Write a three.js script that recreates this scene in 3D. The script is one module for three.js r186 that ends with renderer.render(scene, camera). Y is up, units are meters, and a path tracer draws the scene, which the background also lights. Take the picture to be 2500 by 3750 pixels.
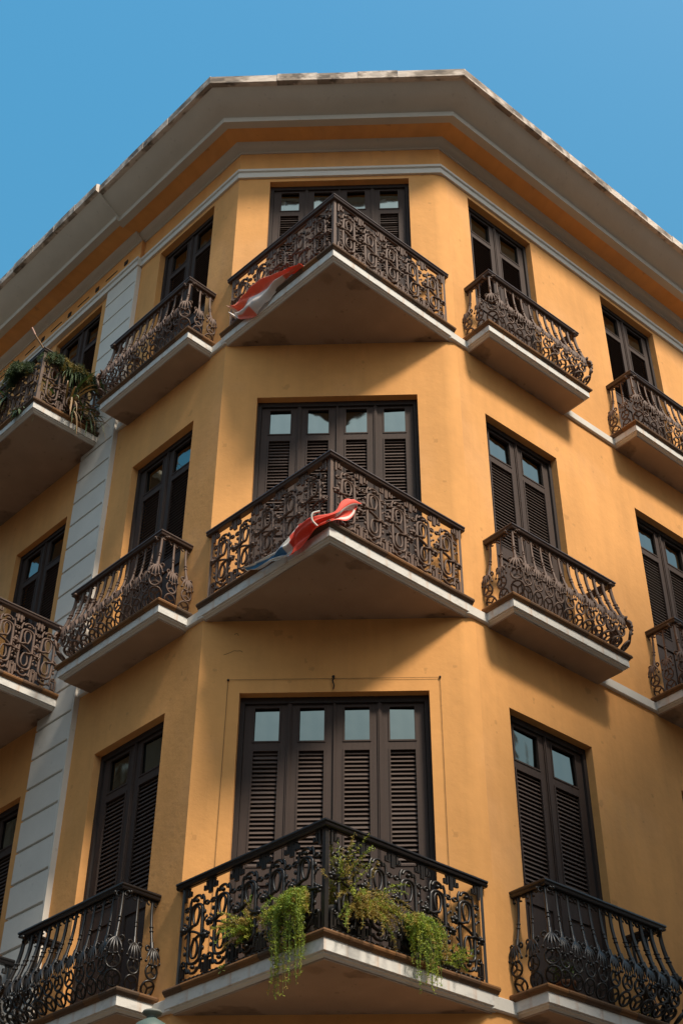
import * as THREE from 'three';
import { mergeGeometries, toCreasedNormals } from 'three/addons/utils/BufferGeometryUtils.js';

// ---------------------------------------------------------------- camera
const scene = new THREE.Scene();
const camera = new THREE.PerspectiveCamera(41.33, 682 / 1024, 0.1, 600);
camera.position.set(0.5951, 1.6, 12.8053);
{
  const yaw = -0.0415, pitch = 0.6709;
  camera.lookAt(camera.position.clone().add(new THREE.Vector3(Math.sin(yaw) * Math.cos(pitch), Math.sin(pitch), -Math.cos(yaw) * Math.cos(pitch))));
  camera.rotateZ(0.0066);
}
scene.add(camera);

// ---------------------------------------------------------------- sun and sky
const SUN_AZ = 40 * Math.PI / 180, SUN_EL = 51.5 * Math.PI / 180;
const SUN = new THREE.Vector3(Math.sin(SUN_AZ) * Math.cos(SUN_EL), Math.sin(SUN_EL), Math.cos(SUN_AZ) * Math.cos(SUN_EL));
const sun = new THREE.DirectionalLight(new THREE.Color().setRGB(1, 0.885, 0.73), 4.3);
sun.position.copy(SUN).multiplyScalar(60).add(new THREE.Vector3(0, 10, 0));
sun.target.position.set(0, 10, 0);
sun.castShadow = true; sun.shadow.radius = 18; sun.shadow.mapSize.set(4096, 4096);
Object.assign(sun.shadow.camera, { left: -22, right: 22, top: 22, bottom: -22, near: 1, far: 120 });
sun.shadow.bias = -0.0005;
scene.add(sun, sun.target);
{
  const w = 512, h = 256, data = new Float32Array(w * h * 4);
  const stops = [[-90, .10, .095, .085], [-3, .12, .115, .105], [0, .36, .365, .355], [10, .32, .37, .39], [25, .20, .35, .46], [42, .083, .312, .537], [60, .063, .297, .548], [90, .052, .24, .48]];
  const d = new THREE.Vector3();
  for (let j = 0; j < h; j++) for (let i = 0; i < w; i++) {
    const el = ((j + .5) / h - .5) * 180, th = ((i + .5) / w - .5) * Math.PI * 2, e = el * Math.PI / 180;
    d.set(Math.cos(th) * Math.cos(e), Math.sin(e), Math.sin(th) * Math.cos(e));
    let k = 0; while (k < stops.length - 2 && el > stops[k + 1][0]) k++;
    const a = stops[k], b = stops[k + 1], t = Math.min(1, Math.max(0, (el - a[0]) / (b[0] - a[0])));
    const ang = Math.acos(Math.min(1, d.dot(SUN)));
    const glow = el > 0 ? 1.75 * Math.exp(-(ang * ang) / (.57 * .57)) : 0;
    const o = (j * w + i) * 4;
    data[o] = a[1] + (b[1] - a[1]) * t + glow; data[o + 1] = a[2] + (b[2] - a[2]) * t + glow * .93; data[o + 2] = a[3] + (b[3] - a[3]) * t + glow * .82; data[o + 3] = 1;
  }
  const sky = new THREE.DataTexture(data, w, h, THREE.RGBAFormat, THREE.FloatType);
  sky.mapping = THREE.EquirectangularReflectionMapping; sky.magFilter = THREE.LinearFilter; sky.minFilter = THREE.LinearFilter;
  sky.wrapS = THREE.RepeatWrapping; sky.needsUpdate = true;
  scene.background = sky; scene.environment = sky;
}
const renderer = new THREE.WebGLRenderer({ antialias: true });
renderer.toneMapping = THREE.LinearToneMapping;
renderer.toneMappingExposure = 1.13;
renderer.shadowMap.enabled = true;
renderer.shadowMap.type = THREE.PCFSoftShadowMap;

// ---------------------------------------------------------------- helpers
let seed = 20240607;
const rnd = () => { seed = (seed * 1664525 + 1013904223) >>> 0; return seed / 4294967296; };
const rr = (a, b) => a + (b - a) * rnd();
const V = (x, y, z) => new THREE.Vector3(x, y, z);

// tileable value noise
function noiseGrid(n, s) {
  let q = s >>> 0; const r = () => { q = (q * 1664525 + 1013904223) >>> 0; return q / 4294967296; };
  const g = new Float32Array(n * n); for (let i = 0; i < n * n; i++) g[i] = r();
  return (x, y) => {
    const xi = Math.floor(x), yi = Math.floor(y); let fx = x - xi, fy = y - yi;
    fx = fx * fx * (3 - 2 * fx); fy = fy * fy * (3 - 2 * fy);
    const m = (a) => ((a % n) + n) % n, x0 = m(xi), x1 = m(xi + 1), y0 = m(yi) * n, y1 = m(yi + 1) * n;
    return (g[y0 + x0] * (1 - fx) + g[y0 + x1] * fx) * (1 - fy) + (g[y1 + x0] * (1 - fx) + g[y1 + x1] * fx) * fy;
  };
}
function fbm(s, oct, base) {
  const L = []; for (let k = 0; k < oct; k++) L.push(noiseGrid(base << k, s + k * 77));
  return (u, v) => { let t = 0, a = 1, sum = 0; for (let k = 0; k < oct; k++) { t += a * L[k](u * (base << k), v * (base << k)); sum += a; a *= .55; } return t / sum; };
}
const smooth = (a, b, x) => { const t = Math.min(1, Math.max(0, (x - a) / (b - a))); return t * t * (3 - 2 * t); };
// fn(u, v) -> [r, g, b] linear multipliers (0..1); metres = [width, height] covered by one repeat
function tex(n, metres, fn, colour = true) {
  const data = new Uint8Array(n * n * 4);
  const enc = (x) => { x = Math.min(1, Math.max(0, x)); return 255 * (colour ? (x <= .0031308 ? 12.92 * x : 1.055 * Math.pow(x, 1 / 2.4) - .055) : x); };
  for (let j = 0; j < n; j++) for (let i = 0; i < n; i++) {
    const c = fn((i + .5) / n, (j + .5) / n), o = (j * n + i) * 4;
    data[o] = enc(c[0]); data[o + 1] = enc(c[1]); data[o + 2] = enc(c[2]); data[o + 3] = 255;
  }
  const t = new THREE.DataTexture(data, n, n, THREE.RGBAFormat);
  t.wrapS = t.wrapT = THREE.RepeatWrapping; t.magFilter = THREE.LinearFilter; t.minFilter = THREE.LinearMipmapLinearFilter; t.generateMipmaps = true;
  t.repeat.set(1 / metres[0], 1 / metres[1]);
  if (colour) t.colorSpace = THREE.SRGBColorSpace;
  t.needsUpdate = true; return t;
}
const lin = (r, g, b) => new THREE.Color().setRGB(r, g, b);
function mat(r, g, b, o = {}) { return new THREE.MeshStandardMaterial({ color: lin(r, g, b), roughness: .85, side: THREE.DoubleSide, ...o }); }

// ---------------------------------------------------------------- materials
const nA = fbm(11, 5, 4), nB = fbm(23, 4, 16), nC = fbm(37, 3, 3), nD = fbm(51, 4, 8);
const grainBump = tex(512, [1.1, 1.1], (u, v) => { const n = fbmFine(u, v); return [n, n, n]; }, false);
function fbmFine(u, v) { return .55 * nB(u, v) + .45 * nD(u * 4, v * 4); }
// ochre limewash: cloudy patches, small flecks, faint vertical run-marks
const wallTex = tex(1024, [5.3, 5.3], (u, v) => {
  const c = nA(u, v), p = nC(u, v), f = nB(u * 3, v * 3), run = nD(u * 5, v * .5);
  let k = .86 + .22 * (c - .5) + .14 * (p - .5) + .07 * (f - .5) + .15 * (run - .5);
  const fleck = smooth(.80, .84, nB(u * 2 + .31, v * 2 + .7));
  k *= 1 - .16 * fleck;
  const worn = smooth(.45, .75, nA(u + .37, v + .13));
  k *= 1 + .05 * worn;
  return [k, k * (1 + .04 * worn), k * (1 + .22 * worn)];
});
const plasterTex = tex(512, [3.1, 3.1], (u, v) => {
  const c = nA(u, v), f = nB(u, v), spot = smooth(.78, .84, nB(u * 2 + .2, v * 2));
  const k = .88 + .14 * (c - .5) + .08 * (f - .5) - .10 * spot; return [k, k * .99, k * .97];
});
const capTex = tex(512, [2.7, 1.1], (u, v) => {
  const m = smooth(.44, .58, nA(u * 2, v) * .6 + nD(u * 2, v) * .4), s = smooth(.5, .66, nB(u, v));
  const k = .92 - .52 * m - .2 * s; return [k, k * (.90 - .05 * m), k * (.85 - .10 * m)];
});
// painted slab edge: rust runs and dark chips
const fasciaTex = tex(1024, [3.7, .5], (u, v) => {
  const n = nA(u, v); let k = .93 + .12 * (n - .5), r = 0, g = 1;
  const col = nD(u * 6, .3), streak = smooth(.64, .84, col) * (.4 + .6 * nB(u * 7, v));
  const chip = smooth(.64, .70, nB(u * 7, v)) * smooth(.55, .68, nC(u * 4, .4)) ;
  const grime = smooth(.55, .75, nD(u * 5, v)) * .14;
  r = streak * .7; k *= 1 - grime - .55 * chip;
  return [k * (1 - r * .25), k * (1 - r * .62), k * (1 - r * .85)];
});
const soffitTex = tex(512, [2.3, 2.3], (u, v) => {
  const c = nA(u, v), p = smooth(.60, .72, nC(u * 2 + .4, v * 2)), sp = smooth(.80, .84, nB(u * 2, v * 2));
  const damp = smooth(.52, .60, nA(u * 1 + .6, v * 1 + .2)) * (.5 + nB(u * 2, v * 2)), k = .96 + .42 * (c - .5) - .16 * p - .24 * sp - .30 * damp; return [k, k * (.97 - .04 * p - .03 * damp), k * (.93 - .08 * p - .06 * damp)];
});
const woodTex = tex(512, [.9, 1.6], (u, v) => { const g = nD(u * 8, v * .5), f = nB(u * 4, v), k = .78 + .3 * (g - .5) + .14 * (f - .5); return [k, k, k]; });
const ironTex = tex(512, [.5, .5], (u, v) => { const w = smooth(.5, .66, nA(u * 2, v * 2)), f = nB(u, v), k = .74 + .3 * (f - .5); return [k * (1 + .25 * w), k * (1 + .05 * w), k * (1 - .1 * w)]; });
const wobble = tex(256, [.9, .9], (u, v) => { const n = nC(u, v); return [n, n, n]; }, false);
const M = {
  wall: mat(.87, .418, .132, { map: wallTex, bumpMap: grainBump, bumpScale: .003, roughness: .93 }),
  white: mat(.80, .755, .69, { map: plasterTex, bumpMap: grainBump, bumpScale: .002 }),
  grey: mat(.64, .59, .52, { map: plasterTex, bumpMap: grainBump, bumpScale: .003 }),
  cap: mat(.72, .67, .60, { map: capTex, bumpMap: grainBump, bumpScale: .012 }),
  fascia: mat(.74, .71, .66, { map: fasciaTex, bumpMap: grainBump, bumpScale: .002 }),
  soffit: mat(.42, .31, .235, { map: soffitTex, bumpMap: grainBump, bumpScale: .002 }),
  tiles: [mat(.15, .07, .025), mat(.11, .056, .026), mat(.20, .088, .026), mat(.085, .05, .028)],
  floorTile: mat(.28, .15, .08),
  wood: mat(.058, .033, .024, { map: woodTex, roughness: .78, bumpMap: woodTex, bumpScale: .001 }),
  woodDark: mat(.032, .020, .016, { map: woodTex, roughness: .8 }),
  
  slat: mat(.075, .047, .036, { roughness: .65 }),
  glass: new THREE.MeshPhysicalMaterial({ color: lin(.21, .23, .205), metalness: 1, roughness: .05, bumpMap: wobble, bumpScale: .004, side: THREE.DoubleSide }),
  ironBrown: mat(.165, .10, .070, { map: ironTex, roughness: .68 }),
  railBrown: mat(.060, .036, .028, { roughness: .42 }),
  ironBlack: mat(.022, .018, .016, { map: ironTex, roughness: .4 }),
  railBlack: mat(.016, .013, .013, { roughness: .3 }),
  vent: mat(.02, .015, .012),
  crack: mat(.10, .05, .02),
};

// ---------------------------------------------------------------- facade frames: C = corner chamfer, L / R = street fronts
const W = 3.0, aL = 44.19 * Math.PI / 180, aR = 42.83 * Math.PI / 180;
const FR = { C: [V(0, 0, 0), 0, 1], L: [V(-W / 2, 0, 0), -aL, -1], R: [V(W / 2, 0, 0), aR, 1] };
// distance u along a facade from its corner, height y, d out from the wall -> world
function wp(f, u, y, d) {
  const [o, a, s] = FR[f]; const x = u * s;
  return V(o.x + x * Math.cos(a) + d * Math.sin(a), y, o.z - x * Math.sin(a) + d * Math.cos(a));
}
function put(o, f, u, y, d = 0) { o.position.copy(wp(f, u, y, d)); o.rotation.y = FR[f][1]; return o; }

const taken = {};
function numbered(n) { const k = taken[n] = (taken[n] ?? -1) + 1; return k ? n + '_' + String(k).padStart(3, '0') : n; }
function tag(o, label, category, group) { Object.assign(o.userData, { label, category }); if (group) o.userData.group = group; return o; }
function shade(o) { o.traverse((c) => { if (c.isMesh) { c.castShadow = true; c.receiveShadow = true; } }); return o; }
function thing(name, label, category, group) { const g = new THREE.Group(); g.name = numbered(name); scene.add(g); return tag(g, label, category, group); }
function part(parent, name, geo, m) { const o = new THREE.Mesh(geo, m); o.name = name; o.castShadow = o.receiveShadow = true; parent.add(o); return o; }
function sub(parent, name) { const g = new THREE.Group(); g.name = name; parent.add(g); return g; }

function box(w, h, d, x = 0, y = 0, z = 0) { const g = new THREE.BoxGeometry(w, h, d); g.translate(x, y, z); return g; }
// box whose uv run in metres
function mbox(x0, x1, y0, y1, z0, z1) {
  const g = new THREE.BoxGeometry(x1 - x0, y1 - y0, z1 - z0); g.translate((x0 + x1) / 2, (y0 + y1) / 2, (z0 + z1) / 2);
  const p = g.attributes.position, n = g.attributes.normal, uv = g.attributes.uv;
  for (let i = 0; i < p.count; i++) {
    const ax = Math.abs(n.getX(i)), ay = Math.abs(n.getY(i));
    if (ax > .5) uv.setXY(i, p.getZ(i), p.getY(i)); else if (ay > .5) uv.setXY(i, p.getX(i), p.getZ(i)); else uv.setXY(i, p.getX(i), p.getY(i));
  }
  return g;
}
// prism over a plan polygon [[x, z], ...] between two heights
function prism(pts, y0, y1) {
  const s = new THREE.Shape(pts.map(([x, z]) => new THREE.Vector2(x, -z)));
  const g = new THREE.ExtrudeGeometry(s, { depth: y1 - y0, bevelEnabled: false }); g.rotateX(-Math.PI / 2); g.translate(0, y0, 0); return g;
}
function segN(a, b) { const l = Math.hypot(b[0] - a[0], b[1] - a[1]); return [-(b[1] - a[1]) / l, (b[0] - a[0]) / l]; }
// outward offset directions at the points of a plan path (outside on the left of its run)
function pathDirs(path) {
  return path.map((p, i) => {
    const a = i > 0 ? segN(path[i - 1], p) : null, b = i < path.length - 1 ? segN(p, path[i + 1]) : null;
    if (!a) return b; if (!b) return a;
    const m = [a[0] + b[0], a[1] + b[1]], k = 2 / (m[0] * m[0] + m[1] * m[1]); return [m[0] * k, m[1] * k];
  });
}
// sweep a closed profile [[d, y], ...] along a plan path
function sweep(path, prof, dirs = pathDirs(path), closed = true, u0 = 0) {
  const pos = [], uv = []; let run = u0;
  const at = (i, k) => [path[i][0] + dirs[i][0] * prof[k][0], prof[k][1], path[i][1] + dirs[i][1] * prof[k][0]];
  const n = prof.length;
  for (let i = 0; i < path.length - 1; i++) {
    const len = Math.hypot(path[i + 1][0] - path[i][0], path[i + 1][1] - path[i][1]); let v = 0;
    for (let k = 0; k < (closed ? n : n - 1); k++) {
      const k2 = (k + 1) % n, h = Math.hypot(prof[k2][0] - prof[k][0], prof[k2][1] - prof[k][1]);
      const A = at(i, k), B = at(i + 1, k), C = at(i + 1, k2), D = at(i, k2);
      pos.push(...A, ...B, ...C, ...A, ...C, ...D);
      uv.push(run, v, run + len, v, run + len, v + h, run, v, run + len, v + h, run, v + h);
      v += h;
    }
    run += len;
  }
  if (closed) for (const i of [0, path.length - 1]) {
    const tri = THREE.ShapeUtils.triangulateShape(prof.map(([d, y]) => new THREE.Vector2(d, y)), []);
    for (const t of tri) for (const k of (i ? t : [...t].reverse())) { pos.push(...at(i, k)); uv.push(prof[k][0], prof[k][1]); }
  }
  const g = new THREE.BufferGeometry();
  g.setAttribute('position', new THREE.Float32BufferAttribute(pos, 3)); g.setAttribute('uv', new THREE.Float32BufferAttribute(uv, 2));
  g.computeVertexNormals(); return g;
}
function inset(path, d) { const q = pathDirs(path); return path.map((p, i) => [p[0] - q[i][0] * d, p[1] - q[i][1] * d]); }

// ---------------------------------------------------------------- setting: ground, road, pavements
function setting(o, name) { o.name = name; o.userData.kind = 'structure'; o.receiveShadow = true; scene.add(o); return o; }
{
  const g = new THREE.PlaneGeometry(500, 500); g.rotateX(-Math.PI / 2);
  const uv = g.attributes.uv; for (let i = 0; i < uv.count; i++) uv.setXY(i, uv.getX(i) * 500, uv.getY(i) * 500);
  const t = tex(512, [4, 4], (u, v) => { const k = .7 + .5 * (nB(u, v) - .5) + .3 * (nA(u, v) - .5); return [k, k * .98, k * .95]; });
  setting(new THREE.Mesh(g, mat(.085, .076, .066, { map: t, roughness: .95 })), 'ground');
  const c = [[-W / 2 - 12 * Math.cos(aL), -12 * Math.sin(aL)], [-W / 2, 0], [W / 2, 0], [W / 2 + 12 * Math.cos(aR), -12 * Math.sin(aR)]];
  setting(new THREE.Mesh(sweep(c, [[-.2, 0], [1.5, 0], [1.5, .11], [1.47, .13], [-.2, .13]]), mat(.20, .18, .16, { map: plasterTex })), 'pavement');
}

// ---------------------------------------------------------------- the building
const F = [5.80, 10.22, 14.645];                 // undersides of the three balcony floors
const building = thing('corner_building', 'three storey ochre corner building with grey cornice and iron balconies', 'building');
const DOOR_H = 3.26;                             // head of each shutter opening above the balcony underside: +3.47
const head = (k) => F[k] + 3.47, sill = (k) => F[k] + .21;
const TOP = 18.40;

function wallGeo(x0, x1, y0, y1, holes, depth) {
  const s = new THREE.Shape([new THREE.Vector2(x0, y0), new THREE.Vector2(x1, y0), new THREE.Vector2(x1, y1), new THREE.Vector2(x0, y1)]);
  for (const [a, b, c, d] of holes) s.holes.push(new THREE.Path([new THREE.Vector2(a, c), new THREE.Vector2(a, d), new THREE.Vector2(b, d), new THREE.Vector2(b, c)]));
  const g = new THREE.ExtrudeGeometry(s, { depth, bevelEnabled: false }); g.translate(0, 0, -depth); return g;
}
const CO = [-1.037, 1.031], LO = [.575, 1.915], RO = [.572, 1.945], RRO = [3.585, 4.93], LLO = [3.44, 4.76];
const RND = .30, RK = RND * Math.tan(aR / 2);    // the right corner is rounded off
const openY = [[2.9 - 2.55, 2.9], ...[0, 1, 2].map((k) => [sill(k), head(k)])];
{
  const holesC = openY.map(([a, b]) => [CO[0], CO[1], a, b]);
  part(building, 'wall', wallGeo(-W / 2, W / 2 - RK, 0, TOP, holesC, .34), M.wall);
  const holesR = openY.flatMap(([a, b]) => [[RO[0], RO[1], a, b], [RRO[0], RRO[1], a, b]]);
  put(part(building, 'wall', wallGeo(RK, 9.6, 0, TOP, holesR, .34), M.wall), 'R', 0, 0);
  const holesL = openY.map(([a, b]) => [-LO[1], -LO[0], a, b]);
  put(part(building, 'wall', wallGeo(-2.46, 0, 0, TOP, holesL, .34), M.wall), 'L', 0, 0);
  const holesLL = openY.map(([a, b]) => [-LLO[1], -LLO[0], a, b]);
  put(part(building, 'wall', wallGeo(-9.6, -2.46, 0, TOP, holesLL, .34), M.wall), 'L', 0, 0, .02);
  // rounded corner
  const cx = W / 2 - RK, cz = -RND, seg = 12, pos = [], uv = [], nor = [];
  const P = (i) => { const t = aR * i / seg; return [Math.sin(t), Math.cos(t), t]; };
  for (let i = 0; i < seg; i++) {
    const a = P(i), b = P(i + 1);
    const q = (n, y) => { pos.push(cx + n[0] * RND, y, cz + n[1] * RND); nor.push(n[0], 0, n[1]); uv.push(cx + n[2] * RND, y); };
    q(a, 0); q(b, 0); q(b, TOP); q(a, 0); q(b, TOP); q(a, TOP);
  }
  const g = new THREE.BufferGeometry();
  g.setAttribute('position', new THREE.Float32BufferAttribute(pos, 3)); g.setAttribute('normal', new THREE.Float32BufferAttribute(nor, 3)); g.setAttribute('uv', new THREE.Float32BufferAttribute(uv, 2));
  part(building, 'wall', g, M.wall);
  // back of the block and flat roof, so that it is closed
  const Lb = wp('L', 9.6, 0, 0), Rb = wp('R', 9.6, 0, 0);
  part(building, 'rear_wall', sweep([[Lb.x, Lb.z], [Rb.x, Rb.z]], [[-.3, 0], [-.04, 0], [-.04, 19], [-.3, 19]]), M.wall);
  part(building, 'roof', prism([[Lb.x, Lb.z], [-W / 2, -.1], [W / 2, -.1], [Rb.x, Rb.z]], 18.95, 19.1), M.grey);
}

// ---- cornice, string course and belts
const end = (f, u) => { const p = wp(f, u, 0, 0); return [p.x, p.z]; };
const mainPath = [end('L', 2.47), [-W / 2, 0], [W / 2, 0], end('R', 9.6)];
const sidePath = [end('L', 9.6), end('L', 2.40)];
const arc = (x0, y0, x1, y1, bulge, n = 6) => Array.from({ length: n + 1 }, (_, i) => { const t = i / n, s = Math.sin(Math.PI * t) * bulge, l = Math.hypot(x1 - x0, y1 - y0); return [x0 + (x1 - x0) * t - (y1 - y0) / l * s, y0 + (y1 - y0) * t + (x1 - x0) / l * s]; });
const P_COURSE = [[-.1, 18.19], [.035, 18.19], [.035, 18.285], [.022, 18.292], [.022, 18.315], [.05, 18.325], [.05, 18.372], [-.1, 18.375]];
const P_FRIEZE = [[-.2, 18.375], [.004, 18.375], [.004, 18.80], [-.2, 18.80]];
const P_MOULD = [[-.2, 18.785], [.02, 18.785], [.022, 18.815], [.045, 18.825], ...arc(.045, 18.83, .15, 18.905, -.016), [.15, 18.93], [-.2, 18.93]];
const P_SOFFIT = [[-.2, 18.905], [.14, 18.905], [.43, 18.89], [.43, 18.97], [-.2, 18.97]];
const P_CORN = [[.42, 18.872], [.545, 18.868], [.548, 18.955], ...arc(.552, 18.962, .925, 19.21, -.018, 8), [.925, 19.24], [.42, 19.24]];
const P_CAP = [[-.3, 19.205], [.95, 19.205], [.995, 19.215], [1.0, 19.37], [.96, 19.395], [-.3, 19.39]];
for (const [path, k] of [[mainPath, 0], [sidePath, .065]]) {
  const o = (pr, e = 0) => pr.map(([d, y]) => [d > 0 ? d + k : d, y + e]);
  part(building, 'string_course', sweep(path, o(P_COURSE)), M.white);
  part(building, 'frieze', sweep(path, o(P_FRIEZE)), M.wall);
  part(building, 'moulding', toCreasedNormals(sweep(path, o(P_MOULD)), .5), M.grey);
  part(building, 'eaves_soffit', sweep(path, o(P_SOFFIT)), M.wall);
  part(building, 'cornice', toCreasedNormals(sweep(path, o(P_CORN)), .5), M.grey);
  // roof-edge coping in short weathered lengths of uneven height
  let lenLeft = 0;
  const dirs = pathDirs(path);
  for (let i = 0; i < path.length - 1; i++) {
    const a = path[i], b = path[i + 1], L = Math.hypot(b[0] - a[0], b[1] - a[1]), n = Math.max(1, Math.round(L / .62)), nn = segN(a, b);
    for (let j = 0; j < n; j++) {
      const t0 = j / n, t1 = (j + 1) / n - .003 / L, e = rr(-.008, .012), f = rr(-.006, .008);
      const A = [a[0] + (b[0] - a[0]) * t0, a[1] + (b[1] - a[1]) * t0], B = [a[0] + (b[0] - a[0]) * t1, a[1] + (b[1] - a[1]) * t1];
      const pr = P_CAP.map(([d, y]) => [d > 0 ? d + k + f : d, y > 19.3 ? y + e : y]);
      part(building, 'coping_stone', sweep([A, B], pr, [j ? nn : dirs[i], j === n - 1 ? dirs[i + 1] : nn], true, rr(0, 5)), M.cap);
    }
  }
}
for (const y of F) part(building, 'belt_course', sweep([end('L', 2.45), [-W / 2, 0], [W / 2, 0], end('R', 9.6)], [[-.1, y + .02], [.03, y + .02], [.042, y + .03], [.042, y + .145], [.02, y + .16], [-.1, y + .16]], undefined, true), M.white);

// ---- rusticated pilaster on the left front
{
  const x0 = -3.235, x1 = -2.418;
  const edge = part(building, 'pilaster_edge', mbox(x1 - .035, x1, 0, 18.19, -.1, .075), M.white); put(edge, 'L', 0, 0);
  const core = part(building, 'pilaster_core', mbox(x0 + .02, x1 - .02, 0, 18.19, -.1, .045), M.white); put(core, 'L', 0, 0);
  const pitch = .4095;
  for (let y = 18.19 - .36; y > -.3; y -= pitch) {
    const h0 = Math.max(0, y - pitch + .028), h1 = Math.min(18.19, y);
    if (h1 - h0 < .05) continue;
    const s = new THREE.Shape([[x0, h0], [x1 - .036, h0], [x1 - .036, h1], [x0, h1]].map(([a, b]) => new THREE.Vector2(a, b)));
    const g = new THREE.ExtrudeGeometry(s, { depth: .02, bevelEnabled: true, bevelThickness: .008, bevelSize: .006, bevelSegments: 1, bevelOffset: -.006 }); g.translate(0, 0, .046);
    put(part(building, 'stone_block', g, M.white), 'L', 0, 0);
  }
  const s = mbox(x0, x1 - .036, 18.19 - .36 + .028, 18.185, .04, .074);
  put(part(building, 'stone_block', s, M.white), 'L', 0, 0);
  // ventilation slots in the frieze of the left wing
  for (let i = 0; i < 6; i++) {
    put(part(building, 'vent', mbox(-.045, .045, -.045, .045, -.005, .012), M.vent), 'L', 2.80 + i * .80, 18.565, .07);
    put(part(building, 'vent_slit', mbox(-.16, .16, -.006, .006, -.005, .010), M.vent), 'L', 3.20 + i * .80, 18.57, .07);
  }
}

// ---- hairline cracks in the render
{
  const crack = (f, pts, r, d = .0015) => { const P = []; pts.forEach(([u, y], i) => { P.push(wp(f, u, y, d)); if (i < pts.length - 1) { const [a, b] = pts[i + 1]; P.push(wp(f, (u + a) / 2 + rr(-.012, .012), (y + b) / 2 + rr(-.012, .012), d)); } }); part(building, 'crack', tube(P, r, P.length * 3, 4), M.crack); };
  crack('C', [[-1.24, 9.765], [-1.16, 9.80], [-1.09, 9.815], [-1.03, 9.80]], .0025);
  crack('C', [[-1.13, 10.03], [-1.10, 10.045], [-1.085, 10.02]], .003);
}

// ---- louvred shutter doors
const louvreRest = [];                           // slats of the doors that show small, joined into one part at the end
const slatGeo = {};
function shutterDoor(f, o, k, leaves, single) {
  const [a, b] = f === 'L' ? [-o[1], -o[0]] : o, w = b - a, c = (a + b) / 2;
  const y0 = k < 0 ? openY[0][0] : sill(k), y1 = k < 0 ? openY[0][1] : head(k), H = y1 - y0;
  const g = sub(building, 'shutter_door'); put(g, f, f === 'L' ? -c : c, y0, 0);
  const h = w / 2, D = f === 'L' && o === LLO ? -.06 : -.10;
  // casing: two posts, head and a transom line
  const fr = [mbox(-h - .02, -h + .055, 0, H, D - .09, D), mbox(h - .055, h + .02, 0, H, D - .09, D), mbox(-h + .055, h - .055, H - .075, H + .02, D - .09, D - .002)];
  part(g, 'door_frame', mergeGeometries(fr), M.woodDark);
  part(g, 'backing_panel', mbox(-h, h, 0, H, D - .235, D - .20), M.wood);
  const lw = (w - .11) / leaves, side = leaves === 2;
  for (let i = 0; i < leaves; i++) {
    const x0 = -h + .055 + i * lw, x1 = x0 + lw, st = side ? .115 : .105, e = .004;
    const z1 = D - .03 - (i % 2) * .003, z0 = z1 - .045;
    const pt = H - .115, pb = H - .53, lt = H - .64, lb = H - 1.95, qt = H - 2.15, qb = .2;
    const P = [mbox(x0 + e, x0 + st, 0.01, H - .076, z0, z1), mbox(x1 - st, x1 - e, 0.01, H - .076, z0, z1)];
    const rails = [[pt, H - .076], [lt, pb], [qt, lb], [.01, qb]];
    for (const [p, q] of rails) if (q > p) P.push(mbox(x0 + st, x1 - st, p, q, z0, z1 - .001));
    if (qt > qb) { P.push(mbox(x0 + st, x1 - st, qb, qt, z0 + .005, z1 - .02)); P.push(mbox(x0 + st + .035, x1 - st - .035, qb + .035, qt - .035, z1 - .021, z1 - .008)); }
    part(g, 'leaf', mergeGeometries(P), M.wood);
    // thin bead round pane and louvre
    const bd = [];
    for (const [p, q] of [[pb, pt], [lb, lt]]) {
      bd.push(mbox(x0 + st - .012, x0 + st + .006, p - .012, q + .012, z1 - .01, z1 + .008), mbox(x1 - st - .006, x1 - st + .012, p - .012, q + .012, z1 - .01, z1 + .008));
      bd.push(mbox(x0 + st + .006, x1 - st - .006, p - .012, p + .006, z1 - .01, z1 + .007), mbox(x0 + st + .006, x1 - st - .006, q - .006, q + .012, z1 - .01, z1 + .007));
    }
    part(g, 'bead', mergeGeometries(bd), M.wood);
    const pw = (x1 - x0) / 2 - st + .004, ph = (pt - pb) / 2 + .004;
    const pane = part(g, 'pane', mbox(-pw, pw, -ph, ph, -.003, .003), M.glass);
    pane.position.set((x0 + x1) / 2, (pt + pb) / 2, z0 + .014); pane.rotation.set(rr(-.022, .022), rr(-.03, .03), 0);
    const sw = x1 - x0 - 2 * st, key = sw.toFixed(3);
    if (!slatGeo[key]) { const q = box(sw, .009, .046); q.rotateX(1.02); slatGeo[key] = q; }
    const n = 26, step = (lt - lb) / n;
    for (let s = 0; s < n; s++) {
      const x = (x0 + x1) / 2, y = lb + step * (s + .5), z = (z0 + z1) / 2 - .006;
      if (single) { const q = part(g, 'slat', slatGeo[key], M.slat); q.position.set(x, y + rr(-.003, .003), z); q.rotation.set(rr(-.12, .12), 0, rr(-.006, .006)); }
      else { const q = slatGeo[key].clone(); q.translate(x, y, z); g.updateMatrix(); q.applyMatrix4(g.matrix); louvreRest.push(q); }
    }
    // meeting bead between the leaves
    if (i < leaves - 1) {
      const cover = i % 2 === 0 ? .05 : .03;
      part(g, 'cover_strip', mergeGeometries([mbox(x1 - cover / 2, x1 + cover / 2, 0.01, H - .076, z1 - .005, z1 + .014), mbox(x1 - .008, x1 + .008, 0.01, H - .076, z1 + .014, z1 + .024)]), M.wood);
    }
  }
  return g;
}
for (let k = 0; k < 3; k++) {
  shutterDoor('C', CO, k, 4, true);
  shutterDoor('R', RO, k, 2, false);
  shutterDoor('L', LO, k, 2, false);
  shutterDoor('R', RRO, k, 2, false);
  shutterDoor('L', LLO, k, 2, false);
}
for (const [f, o, n] of [['C', CO, 4], ['R', RO, 2], ['R', RRO, 2], ['L', LO, 2], ['L', LLO, 2]]) shutterDoor(f, o, -1, n, false);
part(building, 'louvre_slats', mergeGeometries(louvreRest), M.slat).userData.kind = 'stuff';

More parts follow.
